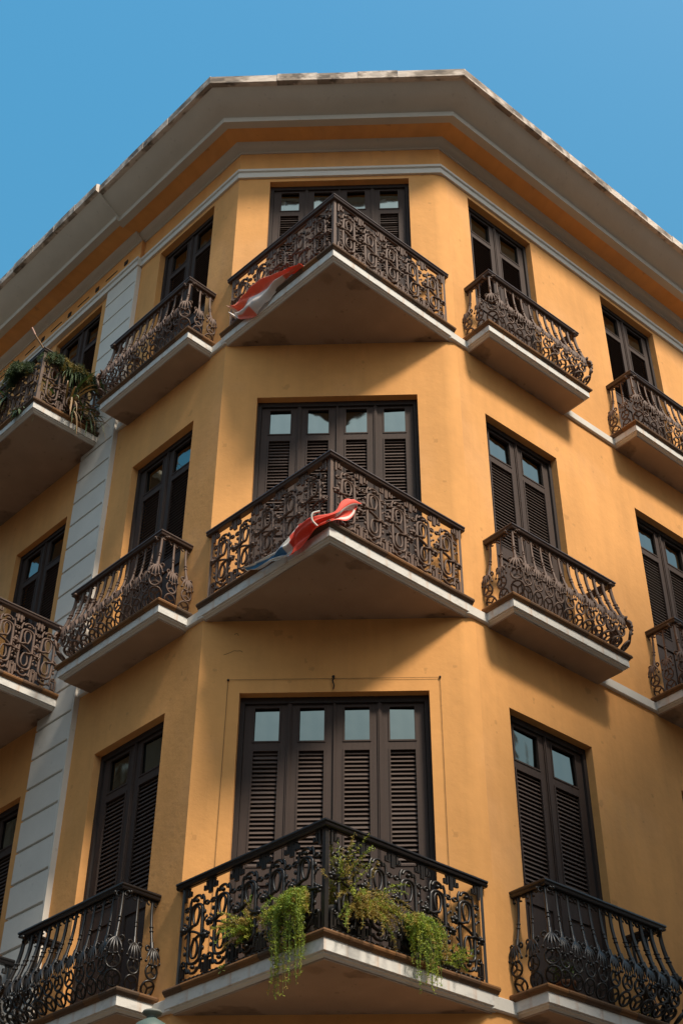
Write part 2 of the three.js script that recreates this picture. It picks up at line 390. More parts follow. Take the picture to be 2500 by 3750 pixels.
// ---- ironwork pieces
function tube(pts, r, n = 14, rs = 5, closed = false) { return new THREE.TubeGeometry(new THREE.CatmullRomCurve3(pts, closed), n, r, rs, closed); }
function ball(r, x, y, z, sx = 1, sy = 1, sz = 1) { const g = new THREE.SphereGeometry(r, 7, 5); g.scale(sx, sy, sz); g.translate(x, y, z); return g; }
function spiral(cx, cy, r0, turns, dir, start, tail, r = .0105) {
  const p = []; const n = 9;
  for (let i = 0; i <= n; i++) { const t = i / n, a = start + dir * t * turns * Math.PI * 2, q = r0 * (.25 + .75 * t); p.push(V(cx + Math.cos(a) * q, cy + Math.sin(a) * q, 0)); }
  for (const [x, y] of tail) p.push(V(x, y, 0));
  return tube(p, r, 18);
}
// scroll panel, 0.30 wide and 0.97 high, base at the origin
function scrollPanel() {
  const G = [], X = .068;
  const stad = [];
  for (let i = 0; i < 8; i++) { const a = Math.PI * i / 7; stad.push(V(Math.cos(a) * X, .70 + Math.sin(a) * .06, 0)); }
  for (let i = 0; i < 8; i++) { const a = Math.PI + Math.PI * i / 7; stad.push(V(Math.cos(a) * X, .24 + Math.sin(a) * .06, 0)); }
  G.push(tube(stad, .0145, 44, 6, true));
  const ell = (cy, rx, ry, r) => { const p = []; for (let i = 0; i < 10; i++) { const a = i / 10 * Math.PI * 2; p.push(V(Math.cos(a) * rx * (1 + .25 * Math.sin(a) * (cy > .5 ? 1 : -1)), cy + Math.sin(a) * ry, .002)); } return tube(p, r, 24, 5, true); };
  G.push(ell(.645, .034, .095, .0105), ell(.325, .034, .095, .0105));
  G.push(tube([V(-.125, .535, .006), V(-.07, .52, .012), V(-.02, .545, .012), V(0, .55, .008)], .0135, 10), tube([V(.125, .415, .006), V(.07, .43, .012), V(.02, .41, .012), V(0, .415, .008)], .0135, 10));
  G.push(tube([V(-.06, .51, .004), V(0, .485, .006), V(.06, .445, .004)], .012, 8));
  for (const [x, y] of [[-.128, .535], [.128, .415]]) { G.push(ball(.022, x, y, .012)); for (let i = 0; i < 5; i++) { const a = i / 5 * Math.PI * 2 + .3; G.push(ball(.019, x + Math.cos(a) * .026, y + Math.sin(a) * .026, .006, 1, 1, .7)); } }
  for (const s of [-1, 1]) {
    G.push(spiral(s * .112, .735, .03, 1.1, s, s > 0 ? 2.6 : .5, [[s * .075, .80], [s * .06, .84]]));
    G.push(spiral(s * .112, .215, .03, 1.1, -s, s > 0 ? -2.6 : -.5, [[s * .075, .15], [s * .06, .11]]));
    G.push(ball(.016, s * .10, .655, .004, .8, 1.5, .7), ball(.016, s * .10, .30, .004, .8, 1.5, .7));
    G.push(ball(.013, s * .125, .60, .004, .8, 1.3, .7));
    // key-pattern corners
    for (const [y, q] of [[.965, -1], [.062, 1]]) {
      G.push(box(.019, .15, .016, s * .138, y + q * .065, 0), box(.018, .085, .014, s * .106, y + q * .055, 0), box(.05, .014, .014, s * .118, y + q * .012, 0), box(.03, .013, .014, s * .092, y + q * .09, 0));
      G.push(box(.014, .05, .014, s * .078, y + q * .07, 0));
    }
  }
  const cs = (cy, q) => { const p = []; for (let i = 0; i <= 8; i++) { const a = Math.PI * (.05 + .9 * i / 8); p.push(V(Math.cos(a) * .05, cy + q * Math.sin(a) * .055, 0)); } return tube(p, .013, 14); };
  G.push(cs(.795, 1), cs(.145, -1), ball(.02, 0, .80, .004), ball(.02, 0, .145, .004));
  // small filler leaves between loop and border
  for (const s of [-1, 1]) for (const [y, a] of [[.47, .5], [.36, -.5], [.58, -.4]]) { const b = ball(.013, 0, 0, 0, .7, 2.1, .6); b.rotateZ(s * a); b.translate(s * .102, y, .002); G.push(b); }
  for (let i = 0; i < 6; i++) { const t = new THREE.TorusGeometry(.02, .0105, 5, 9); t.translate(-.115 + i * .046, .03, 0); G.push(t); }
  G.push(box(.29, .012, .02, 0, .006, 0), box(.29, .012, .018, 0, .972, 0));
  const m = mergeGeometries(G); m.scale(1.31, 1, 1.5); return m;
}
// belly baluster, 1.0 high; z bulges outward; kz stretches it for the corners
const BELLY = new THREE.CatmullRomCurve3([V(0, 0, 0), V(0, .05, .042), V(0, .14, .102), V(0, .27, .132), V(0, .39, .12), V(0, .53, .083), V(0, .70, .044), V(0, .85, .023), V(0, 1.0, .016)]);
function belly(y) { let a = 0, b = 1; for (let i = 0; i < 22; i++) { const m = (a + b) / 2; if (BELLY.getPoint(m).y < y) a = m; else b = m; } return BELLY.getPoint((a + b) / 2).z; }
function baluster(kz) {
  const G = [], Z = (y) => belly(y) * kz, S = (y) => Math.atan2(Z(y + .02) - Z(y - .02), .04);
  const pts = []; for (let y = .44; y <= 1.001; y += .08) pts.push(V(0, y, Z(y)));
  G.push(tube(pts, .0165, 16, 6));
  for (const y of [.70, .655, .53]) G.push(ball(.025, 0, y, Z(y), 1, .6, 1));
  G.push(tube([V(0, .53, Z(.53)), V(0, .44, Z(.44))], .024, 4, 6));
  for (const s of [-1, 1]) {
    const t = new THREE.TorusGeometry(.025, .0105, 5, 9, 5); t.translate(s * .042, .955, Z(.955)); G.push(t);
    G.push(ball(.018, s * .08, .968, Z(.97)));
    const c = new THREE.TorusGeometry(.022, .0115, 5, 8); c.rotateX(-S(.46)); c.translate(s * .058, .46, Z(.46) + .006); G.push(c);
  }
  // palmette of five leaves, spreading downward over the belly
  for (let i = -2; i <= 2; i++) {
    const p = []; for (let j = 0; j <= 5; j++) { const t = j / 5, y = .47 - t * (.20 - .026 * Math.abs(i)); p.push(V(i * .041 * Math.sin(t * 1.5), y, Z(y) + .012 + .012 * Math.sin(t * 3))); }
    const c = new THREE.CatmullRomCurve3(p), g = new THREE.TubeGeometry(c, 8, 1, 5, false), q = g.attributes.position, nn = g.attributes.normal;
    for (let v = 0; v < q.count; v++) { const t = Math.floor(v / 6) / 8, rad = .005 + .0165 * Math.sin(Math.min(1, t * 1.15 + .1) * Math.PI); const ctr = c.getPointAt(Math.min(1, t)); q.setXYZ(v, ctr.x + nn.getX(v) * rad, ctr.y + nn.getY(v) * rad, ctr.z + nn.getZ(v) * rad); }
    G.push(g); const e = p[5]; G.push(ball(.016, e.x, e.y, e.z));
  }
  // two rows of rings under the leaves, each with a three-armed spoke
  for (const [y, r] of [[.235, .068], [.095, .072]]) {
    const ring = new THREE.TorusGeometry(r, .0125, 5, 16), bits = [ring];
    for (let i = 0; i < 3; i++) { const b = box(.017, r, .014, 0, r / 2, 0); b.rotateZ(i * 2.094 + (y > .1 ? 0 : Math.PI)); bits.push(b); }
    const m = mergeGeometries(bits); m.rotateX(S(y)); m.translate(0, y, Z(y)); G.push(m);
  }
  G.push(ball(.018, 0, .016, .006), ball(.018, 0, .165, Z(.165)));
  for (const s of []) { const p = []; for (let j = 0; j <= 5; j++) { const y = .30 - j * .055; p.push(V(s * (.092 - .02 * Math.sin(j / 5 * Math.PI)), y, Z(y))); } G.push(tube(p, .0095, 8, 5)); }
  return mergeGeometries(G);
}
const PANEL = scrollPanel(), BAL = baluster(1), LEAN = {};
function leaning(k) {                              // baluster whose belly swings sideways by k times its bulge
  const key = k.toFixed(3); if (LEAN[key]) return LEAN[key];
  const g = BAL.clone(), p = g.attributes.position; for (let i = 0; i < p.count; i++) p.setX(i, p.getX(i) + k * p.getZ(i));
  return LEAN[key] = g;
}

const TILE_PROF = (w) => [[-w, .150], [.012, .150], [.018, .165], [.036, .178], [.042, .195], [.036, .212], [.02, .219], [-w, .219]];
const RAIL_PROF = (y) => [[-.04, y - .062], [-.03, y - .07], [.03, y - .07], [.04, y - .062], [.045, y - .046], [.038, y - .038], [.052, y - .024], [.050, y - .008], [.036, y], [-.036, y], [-.050, y - .008], [-.052, y - .024], [-.038, y - .038], [-.045, y - .046]];

// slab with painted edge, moulding, soffit and tile nosing; local plan path runs left to right round the outside
function slab(g, path, th = 0) {
  const poly = (d) => { const q = inset(path, d); return [[q[0][0], -.06], ...q, [q[q.length - 1][0], -.06]]; };
  part(g, 'soffit', prism(poly(.062), -.004, .10), M.soffit);
  part(g, 'moulding', toCreasedNormals(sweep(path, [[-.10, .012], [-.052, .012], [-.045, .022], [-.022, .034], [-.018, .052], [-.10, .052]]), .4), M.white);
  part(g, 'fascia', sweep(path, [[-.16, .048], [-.004, .048], [0, .052], [0, .152 + th], [-.16, .152 + th]], undefined, true, rr(0, 9)), M.fascia);
  part(g, 'balcony_floor', prism(poly(.10), .10, .2 + th), M.floorTile);
  const dirs = pathDirs(path), prof = TILE_PROF(.14).map(([d, y]) => [d, y + th]);
  for (let i = 0; i < path.length - 1; i++) {
    const a = path[i], b = path[i + 1], L = Math.hypot(b[0] - a[0], b[1] - a[1]), n = Math.max(1, Math.round(L / .26)), nn = segN(a, b);
    for (let j = 0; j < n; j++) {
      const t0 = j / n, t1 = (j + 1) / n - (j === n - 1 ? 0 : .004 / L), e = rr(-.002, .002);
      const A = [a[0] + (b[0] - a[0]) * t0, a[1] + (b[1] - a[1]) * t0], B = [a[0] + (b[0] - a[0]) * t1, a[1] + (b[1] - a[1]) * t1];
      part(g, 'tile', sweep([A, B], prof.map(([d, y]) => [d, y + e]), [j ? nn : dirs[i], j === n - 1 ? dirs[i + 1] : nn]), M.tiles[Math.floor(rnd() * 3.6)]);
    }
  }
}
function panelsAlong(g, a, b, y, n, m) {
  const L = Math.hypot(b[0] - a[0], b[1] - a[1]), ang = Math.atan2(-(b[1] - a[1]), b[0] - a[0]);
  for (let i = 0; i < n; i++) { const t = (.06 + (L - .12) * (i + .5) / n) / L, o = part(g, 'scroll_panel', PANEL, m); o.position.set(a[0] + (b[0] - a[0]) * t, y, a[1] + (b[1] - a[1]) * t); o.rotation.y = ang; }
}
function post(g, x, z, y0, y1, w, m, turn = 0) { const o = part(g, 'post', mbox(-w / 2, w / 2, y0, y1, -w / 2, w / 2), m); o.position.set(x, 0, z); o.rotation.y = turn; }

const RAIL_Y = [1.275, 1.265, 1.29];
for (let k = 0; k < 3; k++) {
  const dark = k === 0, im = dark ? M.ironBlack : M.ironBrown, rm = dark ? M.railBlack : M.railBrown, ry = RAIL_Y[k], base = .222;
  // pointed balcony on the corner
  {
    const g = sub(building, 'pointed_balcony'); put(g, 'C', 0, F[k]);
    slab(g, [[-1.57, 0], [0, 1.505], [1.56, 0]], .012);
    part(g, 'handrail', sweep([[-1.515, .0], [0, 1.425], [1.495, .0]], RAIL_PROF(ry)), rm);
    for (const s of [-1, 1]) {
      panelsAlong(g, s < 0 ? [-1.48, .03] : [0, 1.42], s < 0 ? [0, 1.42] : [1.47, .03], base + .008, 5, im);
      post(g, s * 1.455, .055, base, ry - .05, .026, im);
      part(g, 'bottom_bar', sweep(s < 0 ? [[-1.48, .03], [0, 1.42]] : [[0, 1.42], [1.47, .03]], [[-.012, base], [.012, base], [.012, base + .014], [-.012, base + .014]]), im);
    }
    post(g, 0, 1.40, base, ry - .05, .042, im, Math.PI / 4);
  }
  // belly balconies on the street fronts
  for (const [f, uc] of [['L', 1.255], ['R', 1.275], ['R', 4.29]]) {
    const g = sub(building, 'belly_balcony'); put(g, f, uc, F[k]);
    slab(g, [[-1.0, 0], [-1.0, .455], [1.0, .455], [1.0, 0]]);
    const hw = .885, hd = .43, yb = base - .004, sc = (ry - .05 - yb);
    part(g, 'handrail', sweep([[-hw, 0], [-hw, hd], [hw, hd], [hw, 0]], RAIL_PROF(ry)), rm);
    const bw = hw - .025, bd = hd - .025;
    // towards the corners the bellies also swing sideways, so that the basket stays closed
    const bar = (geo, x, z, turn, kz = 1) => { const o = part(g, 'baluster', geo, im); o.position.set(x, yb, z); o.rotation.y = turn; o.scale.set(1, sc, kz); };
    for (let i = 1; i < 11; i++) { const x = -bw + i * 2 * bw / 11; bar(leaning(x / bw), x, bd, 0); }
    for (const s of [-1, 1]) { bar(BAL, s * bw, bd, s * Math.PI / 4, 1.4142); for (const z of [.06, .225]) bar(leaning(-s * z / bd), s * bw, z, s * Math.PI / 2); }
    part(g, 'bottom_bar', sweep([[-bw, 0], [-bw, bd], [bw, bd], [bw, 0]], [[-.012, yb], [.012, yb], [.012, yb + .014], [-.012, yb + .014]]), im);
  }
  // deep rectangular balcony on the left wing
  {
    const g = sub(building, 'deep_balcony'), x0 = -1.55, x1 = 1.55, d = 1.155; put(g, 'L', 4.40, F[k], .02);
    slab(g, [[x0, 0], [x0, d], [x1, d], [x1, 0]]);
    const a = .055;
    part(g, 'handrail', sweep([[x0 + a, .05], [x0 + a, d - a], [x1 - a, d - a], [x1 - a, .05]], RAIL_PROF(ry - .02)), rm);
    panelsAlong(g, [x0 + a, .05], [x0 + a, d - a], base, 3, im); panelsAlong(g, [x0 + a, d - a], [x1 - a, d - a], base, 8, im); panelsAlong(g, [x1 - a, d - a], [x1 - a, .05], base, 3, im);
    for (const s of [x0 + a, x1 - a]) post(g, s, d - a, base, ry - .06, .042, im);
    part(g, 'bottom_bar', sweep([[x0 + a, .05], [x0 + a, d - a], [x1 - a, d - a], [x1 - a, .05]], [[-.012, base - .004], [.012, base - .004], [.012, base + .012], [-.012, base + .012]]), im);
  }
}

// ---------------------------------------------------------------- house across the right-hand street: it shades the lower right front
{
  const n = thing('gabled_house', 'tall gabled house across the street that shades the lower front', 'building');
  const u0 = -.05, u1 = 9.7, eave = 17.7, mid = 4.8, peak = 22.0, D = 7.2;
  n.position.copy(wp('R', 0, 0, D)); n.rotation.y = aR;
  const holes = [];
  for (const y of [1, 5.2, 9.4, 13.6]) for (const x of [1.2, 4.1, 7.0]) holes.push([x, x + 1.4, y, y + 2.5]);
  const s = new THREE.Shape([[u0, 0], [u1, 0], [u1, eave], [mid, peak], [u0, eave]].map(([a, b]) => new THREE.Vector2(a, b)));
  for (const [a, b, c, d] of holes) s.holes.push(new THREE.Path([[a, c], [a, d], [b, d], [b, c]].map(([p, q]) => new THREE.Vector2(p, q))));
  const w = part(n, 'front_wall', new THREE.ExtrudeGeometry(s, { depth: .35, bevelEnabled: false }), mat(.50, .42, .31, { map: plasterTex, roughness: .95 }));
  part(n, 'side_wall', mbox(u0, u0 + .3, 0, eave, .36, 8), w.material); part(n, 'side_wall', mbox(u1 - .3, u1, 0, eave, .36, 8), w.material); part(n, 'rear_wall', mbox(u0 + .3, u1 - .3, 0, eave, 7.7, 8), w.material);
  for (const [xa, xb] of [[u0 - .15, mid], [u1 + .15, mid]]) part(n, 'roof', sweep([[0, 8.1], [0, .3]].map(([x, z]) => [0, z]), [[xa, eave - .1], [xb, peak], [xb, peak + .12], [xa, eave + .05]], [[1, 0], [1, 0]]), mat(.25, .12, .07));
  for (const [a, b, c, d] of holes) { const q = sub(n, 'window'); q.position.set((a + b) / 2, c, .12); part(q, 'shutter', mbox(-.7, .7, 0, d - c, 0, .05), M.woodDark); part(q, 'sill', mbox(-.8, .8, -.1, 0, -.2, .04), M.white); }
}

// houses across the left-hand street and behind the viewer, which close off the low sky
function flatHouse(label, P, turn, w, h, storeys, tint) {
  const g = thing('town_house', label, 'building'); g.position.copy(P); g.rotation.y = turn;
  const holes = [], n = Math.floor(w / 3), m = mat(...tint, { map: plasterTex, roughness: .95 });
  for (let k = 0; k < storeys; k++) for (let i = 0; i < n; i++) { const x = (i + .5) * w / n - .65, y = .6 + k * (h - 1.4) / storeys; holes.push([x, x + 1.3, y, y + 2.4]); }
  const s = new THREE.Shape([[0, 0], [w, 0], [w, h], [0, h]].map(([a, b]) => new THREE.Vector2(a, b)));
  for (const [a, b, c, d] of holes) s.holes.push(new THREE.Path([[a, c], [a, d], [b, d], [b, c]].map(([p, q]) => new THREE.Vector2(p, q))));
  const f = new THREE.ExtrudeGeometry(s, { depth: .3, bevelEnabled: false }); f.translate(0, 0, -.3);
  part(g, 'front_wall', f, m); part(g, 'rear_wall', mbox(0, w, 0, h, -8, -7.7), m);
  for (const [a, b] of [[0, .3], [w - .3, w]]) part(g, 'side_wall', mbox(a, b, 0, h, -7.7, -.3), m);
  part(g, 'roof', mbox(.3, w - .3, h - .5, h - .3, -7.7, -.3), M.grey); part(g, 'cornice', mbox(-.2, w + .2, h - .7, h - .3, 0, .35), M.white);
  for (const [a, b, c, d] of holes) { const q = sub(g, 'window'); q.position.set((a + b) / 2, c, -.12); part(q, 'shutter', mbox(-.65, .65, 0, d - c, -.05, 0), M.woodDark); part(q, 'sill', mbox(-.75, .75, -.1, 0, -.02, .2), M.white); }
}
flatHouse('flat roofed house across the left hand street', wp('L', 2.5, 0, 7.6), Math.PI - aL, 16, 16.5, 4, [.34, .25, .18]);
flatHouse('flat roofed house behind the viewer across the square', V(17, 0, 24), Math.PI, 34, 15, 4, [.24, .19, .14]);

// ---------------------------------------------------------------- flags twisted on the corner railings
const SIDE = (sg, s, o, y) => { const t = V(sg * 1.5, 0, -1.46).normalize(), n = V(sg * 1.46, 0, 1.5).normalize(); return V(0, y, 1.46).addScaledVector(t, s).addScaledVector(n, o); };
function cloth(rows, nu, nv, fold, colour) {       // rows: stations [top, ..., bottom] as Vector3 lists
  const curves = rows[0].map((_, j) => new THREE.CatmullRomCurve3(rows.map((r) => r[j])));
  const pos = [], col = [], idx = [];
  for (let i = 0; i <= nu; i++) {
    const u = i / nu, line = new THREE.CatmullRomCurve3(curves.map((c) => c.getPoint(u)));
    for (let j = 0; j <= nv; j++) { const v = j / nv, p = line.getPoint(v), q = fold(u, v); pos.push(p.x + q.x, p.y + q.y, p.z + q.z); col.push(...colour(u, v)); }
  }
  for (let i = 0; i < nu; i++) for (let j = 0; j < nv; j++) { const a = i * (nv + 1) + j, b = a + nv + 1; idx.push(a, b, a + 1, b, b + 1, a + 1); }
  const g = new THREE.BufferGeometry(); g.setAttribute('position', new THREE.Float32BufferAttribute(pos, 3)); g.setAttribute('color', new THREE.Float32BufferAttribute(col, 3)); g.setIndex(idx); g.computeVertexNormals(); return g;
}
const clothMat = () => new THREE.MeshPhysicalMaterial({ vertexColors: true, roughness: .75, side: THREE.DoubleSide, transmission: .25, thickness: 0, sheen: .3, sheenRoughness: .6 });
const FADED = [.86, .15, .07], PINK = [.74, .64, .57];
const RED = [.82, .06, .022], WHITE = [.72, .68, .62], BLUE = [.05, .20, .42];
const nL = V(-1.46, 0, 1.5).normalize();
{
  const T = [[.464, 14.855], [.667, 14.945], [.945, 15.075], [1.193, 15.18], [1.408, 15.235], [1.568, 15.225], [1.707, 15.165], [1.832, 15.14], [1.96, 15.25]];
  const Mi = [[.47, 14.85], [.68, 14.90], [.90, 14.965], [1.079, 15.01], [1.253, 15.03], [1.469, 15.085], [1.597, 15.06], [1.736, 15.0], [1.90, 15.10]];
  const B = [[.464, 14.845], [.714, 14.865], [.935, 14.86], [1.10, 14.775], [1.201, 14.733], [1.32, 14.70], [1.431, 14.68], [1.66, 14.77], [1.84, 14.93]];
  const rows = T.map((_, i) => [SIDE(-1, T[i][0], .06, T[i][1]), SIDE(-1, (T[i][0] + Mi[i][0]) / 2, .15, (T[i][1] * .6 + Mi[i][1] * .4)), SIDE(-1, Mi[i][0], .075, Mi[i][1]), SIDE(-1, (Mi[i][0] + B[i][0]) / 2, .15, (Mi[i][1] + B[i][1]) / 2), SIDE(-1, B[i][0], .085, B[i][1])]);
  const g = cloth(rows, 60, 30, (u, v) => nL.clone().multiplyScalar(.016 * Math.sin(v * 19 + u * 9 + 2 * Math.sin(u * 7)) + .016 * Math.sin(u * 15 + v * 6) * (.3 + u) + .004 * Math.sin(u * 41 - v * 13) + .025 * smooth(.8, 1, u) * Math.sin(u * 60 + v * 15)), (u, v) => {
    if (u > .9) return v > .35 ? PINK : [.80, .45, .34];
    if (v < .56) return FADED; if (u > .70 && v > .80) return FADED; return u > .80 && v < .66 ? FADED : (u < .18 ? FADED : PINK);
  });
  const f = thing('flag', 'red and white flag sagging along the top corner balcony', 'flag', 'flags tied to the corner balconies');
  part(f, 'cloth', g, clothMat());
  const knot = part(f, 'tie_cord', tube([SIDE(-1, .44, -.05, 14.93), SIDE(-1, .45, .03, 14.90), SIDE(-1, .47, .08, 14.855)], .006, 8), mat(.5, .46, .4));
}
{
  const left = [[1.239, 10.436, 10.426], [1.048, 10.447, 10.339], [.787, 10.438, 10.296], [.659, 10.452, 10.275], [.56, 10.475, 10.235], [.459, 10.575, 10.205], [.413, 10.628, 10.25], [.258, 10.59, 10.32], [.106, 10.565, 10.37]].map(([s, a, b]) => [SIDE(-1, s, .085, a), SIDE(-1, s - .03, .15, a * .6 + b * .4), SIDE(-1, s - .03, .10, a * .3 + b * .7), SIDE(-1, s - .04, .13, b)]);
  const right = [[.0, 10.60, 10.43], [.118, 10.78, 10.52], [.245, 10.90, 10.66], [.318, 10.885, 10.80]].map(([s, a, b]) => [SIDE(1, s, .05, a), SIDE(1, s, .13, a * .6 + b * .4), SIDE(1, s, .07, a * .3 + b * .7), SIDE(1, s, .11, b)]);
  const rows = [...left, ...right];
  const g = cloth(rows, 84, 28, (u, v) => nL.clone().multiplyScalar(.012 * Math.sin(v * 21 + u * 17) + .018 * Math.sin(u * 22 + v * 5)).add(V(0, .008 * Math.sin(u * 40 + v * 9), 0)), (u, v) => {
    if (u < .30) return v < .28 + .5 * (.3 - u) ? WHITE : (v < .75 ? BLUE : WHITE);
    if (u < .38) return v < .9 ? WHITE : BLUE;
    if (u < .74) return v < .07 && u < .5 ? WHITE : RED;
    return (v > .38 && v < .60) || (v > .80 && u < .95 && v < .93) ? WHITE : RED;
  });
  const f = thing('flag', 'red, white and blue flag wrapped round the middle corner balcony', 'flag', 'flags tied to the corner balconies');
  part(f, 'cloth', g, clothMat());
  part(f, 'tie_cord', tube([SIDE(-1, .05, .10, 10.60), SIDE(-1, .09, .17, 10.55), SIDE(-1, .10, .16, 10.47), SIDE(-1, .07, .10, 10.40)], .012, 10), mat(.6, .57, .5));
}

// ---------------------------------------------------------------- plants
const leafMat = (o = {}) => new THREE.MeshPhysicalMaterial({ vertexColors: true, roughness: .7, side: THREE.DoubleSide, transmission: .3, thickness: 0, ...o });
const darkPot = mat(.05, .042, .036, { roughness: .6 });
const terracotta = mat(.30, .13, .06, { map: plasterTex });
function potGeo(r, h) { const p = [[0, 0], [r * .68, 0], [r * .95, h * .8], [r * 1.08, h * .8], [r * 1.1, h], [r * .98, h], [r * .92, h * .86], [0, h * .86]].map(([x, y]) => new THREE.Vector2(x, y)); return new THREE.LatheGeometry(p, 20); }
// feathery fern: arching, drooping stems set with small needles
function fern(label, P, out, o) {
  const g = thing(o.name ?? 'asparagus_fern', label, 'plant', o.group ?? 'ferns on the lowest corner balcony'), green = o.green; g.position.copy(P);
  const pos = [], col = [], stems = [], up = V(0, 1, 0), sideV = V().crossVectors(up, out).normalize();
  for (let i = 0; i < o.n; i++) {
    const L = o.len * rr(.5, 1.1), a = rr(-1, 1), lift = rr(.15, 1), p = V(rr(-.06, .06), o.h, rr(-.06, .06)).addScaledVector(out, rr(0, o.lead ?? 0));
    let dir = out.clone().multiplyScalar(rr(.25, .9) * (o.reach ?? 1)).addScaledVector(sideV, a * o.spread).addScaledVector(up, lift * o.up).normalize();
    const pts = [p.clone()], N = 16; const hue = rnd();
    let arch = null;                               // hanging strands: rise a little from the pot, lean out over the rail foot and fall
    if (o.hang) {
      const k = rnd(), long = k * k, sd = rr(-1, 1) * o.width * (1 - .55 * long), y1 = o.h + .12 - (o.drop + .12) * (.18 + .82 * long), f = rr(.18, .34);
      const at = (a, b, y) => V(0, y, 0).addScaledVector(out, a).addScaledVector(sideV, b);
      arch = new THREE.CatmullRomCurve3([p.clone(), at(f * .5, sd * .5, o.h + rr(.03, .17)), at(f, sd * .9, o.h + rr(-.06, .09)), at(f + .03, sd, (o.h + y1) / 2), at(f + .02, sd * 1.05 + rr(-.03, .03), y1)]);
    }
    for (let s = 0; s < N; s++) {
      const gain = (s / N) > .15 ? o.droop : .02;
      dir.y -= gain * (.6 + .8 * rnd()); dir.x += rr(-.1, .1); dir.z += rr(-.1, .1);
      if (s > 8) dir.addScaledVector(out, -.02);
      if (arch) { const q = arch.getPoint((s + 1) / N).add(V(rr(-.008, .008), rr(-.006, .006), rr(-.008, .008))); dir.copy(q).sub(p).normalize(); p.copy(q); } else { dir.normalize(); p.addScaledVector(dir, L / N); }
      pts.push(p.clone());
      const t = s / N, nb = 4 + Math.floor(rnd() * 3);
      for (let b = 0; b < nb; b++) {
        const bd = V(rr(-1, 1), rr(-.7, .7), rr(-1, 1)).normalize(), bl = rr(.02, .05) * (1 - .4 * t) * (o.needle ?? 1), bp = p.clone().addScaledVector(dir, -rnd() * L / N);
        for (let k = 0; k < 3; k++) {
          const c = bp.clone().addScaledVector(bd, bl * k / 3), e = bd.clone().multiplyScalar(.6).add(V(rr(-.8, .8), rr(-.8, .8), rr(-.8, .8))).normalize().multiplyScalar(bl * .75), w = V(rr(-1, 1), rr(-1, 1), rr(-1, 1)).normalize().multiplyScalar(.0046);
          pos.push(c.x - w.x, c.y - w.y, c.z - w.z, c.x + w.x, c.y + w.y, c.z + w.z, c.x + e.x, c.y + e.y, c.z + e.z);
          const dry = hue < o.dry ? 1 : 0, q = rr(.7, 1.25), cc = green && !dry ? green.map((c) => c * q) : dry ? [.40 * q, .27 * q, .035 * q] : [(.21 + .20 * hue) * q, (.36 + .05 * hue) * q, .018 * q];
          for (let z = 0; z < 3; z++) col.push(...cc);
        }
      }
    }
    stems.push(tube(pts, .0022, 14, 3));
  }
  const f = new THREE.BufferGeometry(); f.setAttribute('position', new THREE.Float32BufferAttribute(pos, 3)); f.setAttribute('color', new THREE.Float32BufferAttribute(col, 3)); f.computeVertexNormals();
  part(g, 'fronds', f, leafMat());
  part(g, 'stems', mergeGeometries(stems), mat(.12, .17, .03));
  if (o.h > .05) part(g, 'pot', potGeo(.12, o.h), darkPot);
  return g;
}
const nR = V(1.46, 0, 1.5).normalize(), fl1 = F[0] + .212;
fern('big bright green fern spilling over the left edge of the lowest corner balcony', SIDE(-1, .35, -.12, fl1), nL, { n: 95, len: .8, h: .30, hang: true, width: .30, drop: .80, spread: 1, up: 1, droop: 0, dry: .12 });
fern('small green fern behind the left railing of the lowest corner balcony', SIDE(-1, 1.08, -.15, fl1), nL, { n: 46, len: .45, h: .25, spread: .5, up: 1.1, droop: .09, dry: .15 });
fern('yellowing dry fern on the right side of the lowest corner balcony, near its post', SIDE(1, .45, -.18, fl1), nR, { n: 60, len: .60, h: .28, lead: .15, spread: .7, up: .8, droop: .13, dry: .55 });
fern('dense green fern hanging over the right edge of the lowest corner balcony', SIDE(1, 1.08, -.12, fl1), nR, { n: 80, len: .7, h: .28, hang: true, width: .22, drop: .62, spread: 1, up: 1, droop: 0, dry: .06 });
fern('low green fern at the right end of the lowest corner balcony', SIDE(1, 1.56, -.12, fl1), nR, { n: 24, len: .30, h: .1, spread: .6, up: 1, droop: .08, dry: .1 });
fern('thin upright fern close to the post of the lowest corner balcony', SIDE(1, .27, -.16, fl1), nR, { n: 22, len: .75, h: .32, spread: .35, up: 2.6, droop: .05, dry: .3 });
{
  const g = thing('weed', 'tiny yellow green weed sprouting from the slab edge under the lowest railing', 'plant'); g.position.copy(SIDE(-1, 1.27, .075, F[0] + .20));
  const pos = [], col = [];
  for (let i = 0; i < 26; i++) { const d = V(rr(-1, 1), rr(-.3, 1), rr(-.2, 1)).normalize(), L = rr(.03, .07), s = V().crossVectors(d, V(rr(-1, 1), 1, rr(-1, 1))).normalize().multiplyScalar(.01), m = d.clone().multiplyScalar(L * .6), e = d.clone().multiplyScalar(L); pos.push(0, 0, 0, m.x + s.x, m.y + s.y, m.z + s.z, e.x, e.y, e.z, 0, 0, 0, e.x, e.y, e.z, m.x - s.x, m.y - s.y, m.z - s.z); const q = rr(.7, 1.2); for (let z = 0; z < 6; z++) col.push(.26 * q, .27 * q, .02); }
  const f = new THREE.BufferGeometry(); f.setAttribute('position', new THREE.Float32BufferAttribute(pos, 3)); f.setAttribute('color', new THREE.Float32BufferAttribute(col, 3)); f.computeVertexNormals(); part(g, 'leaves', f, leafMat());
}
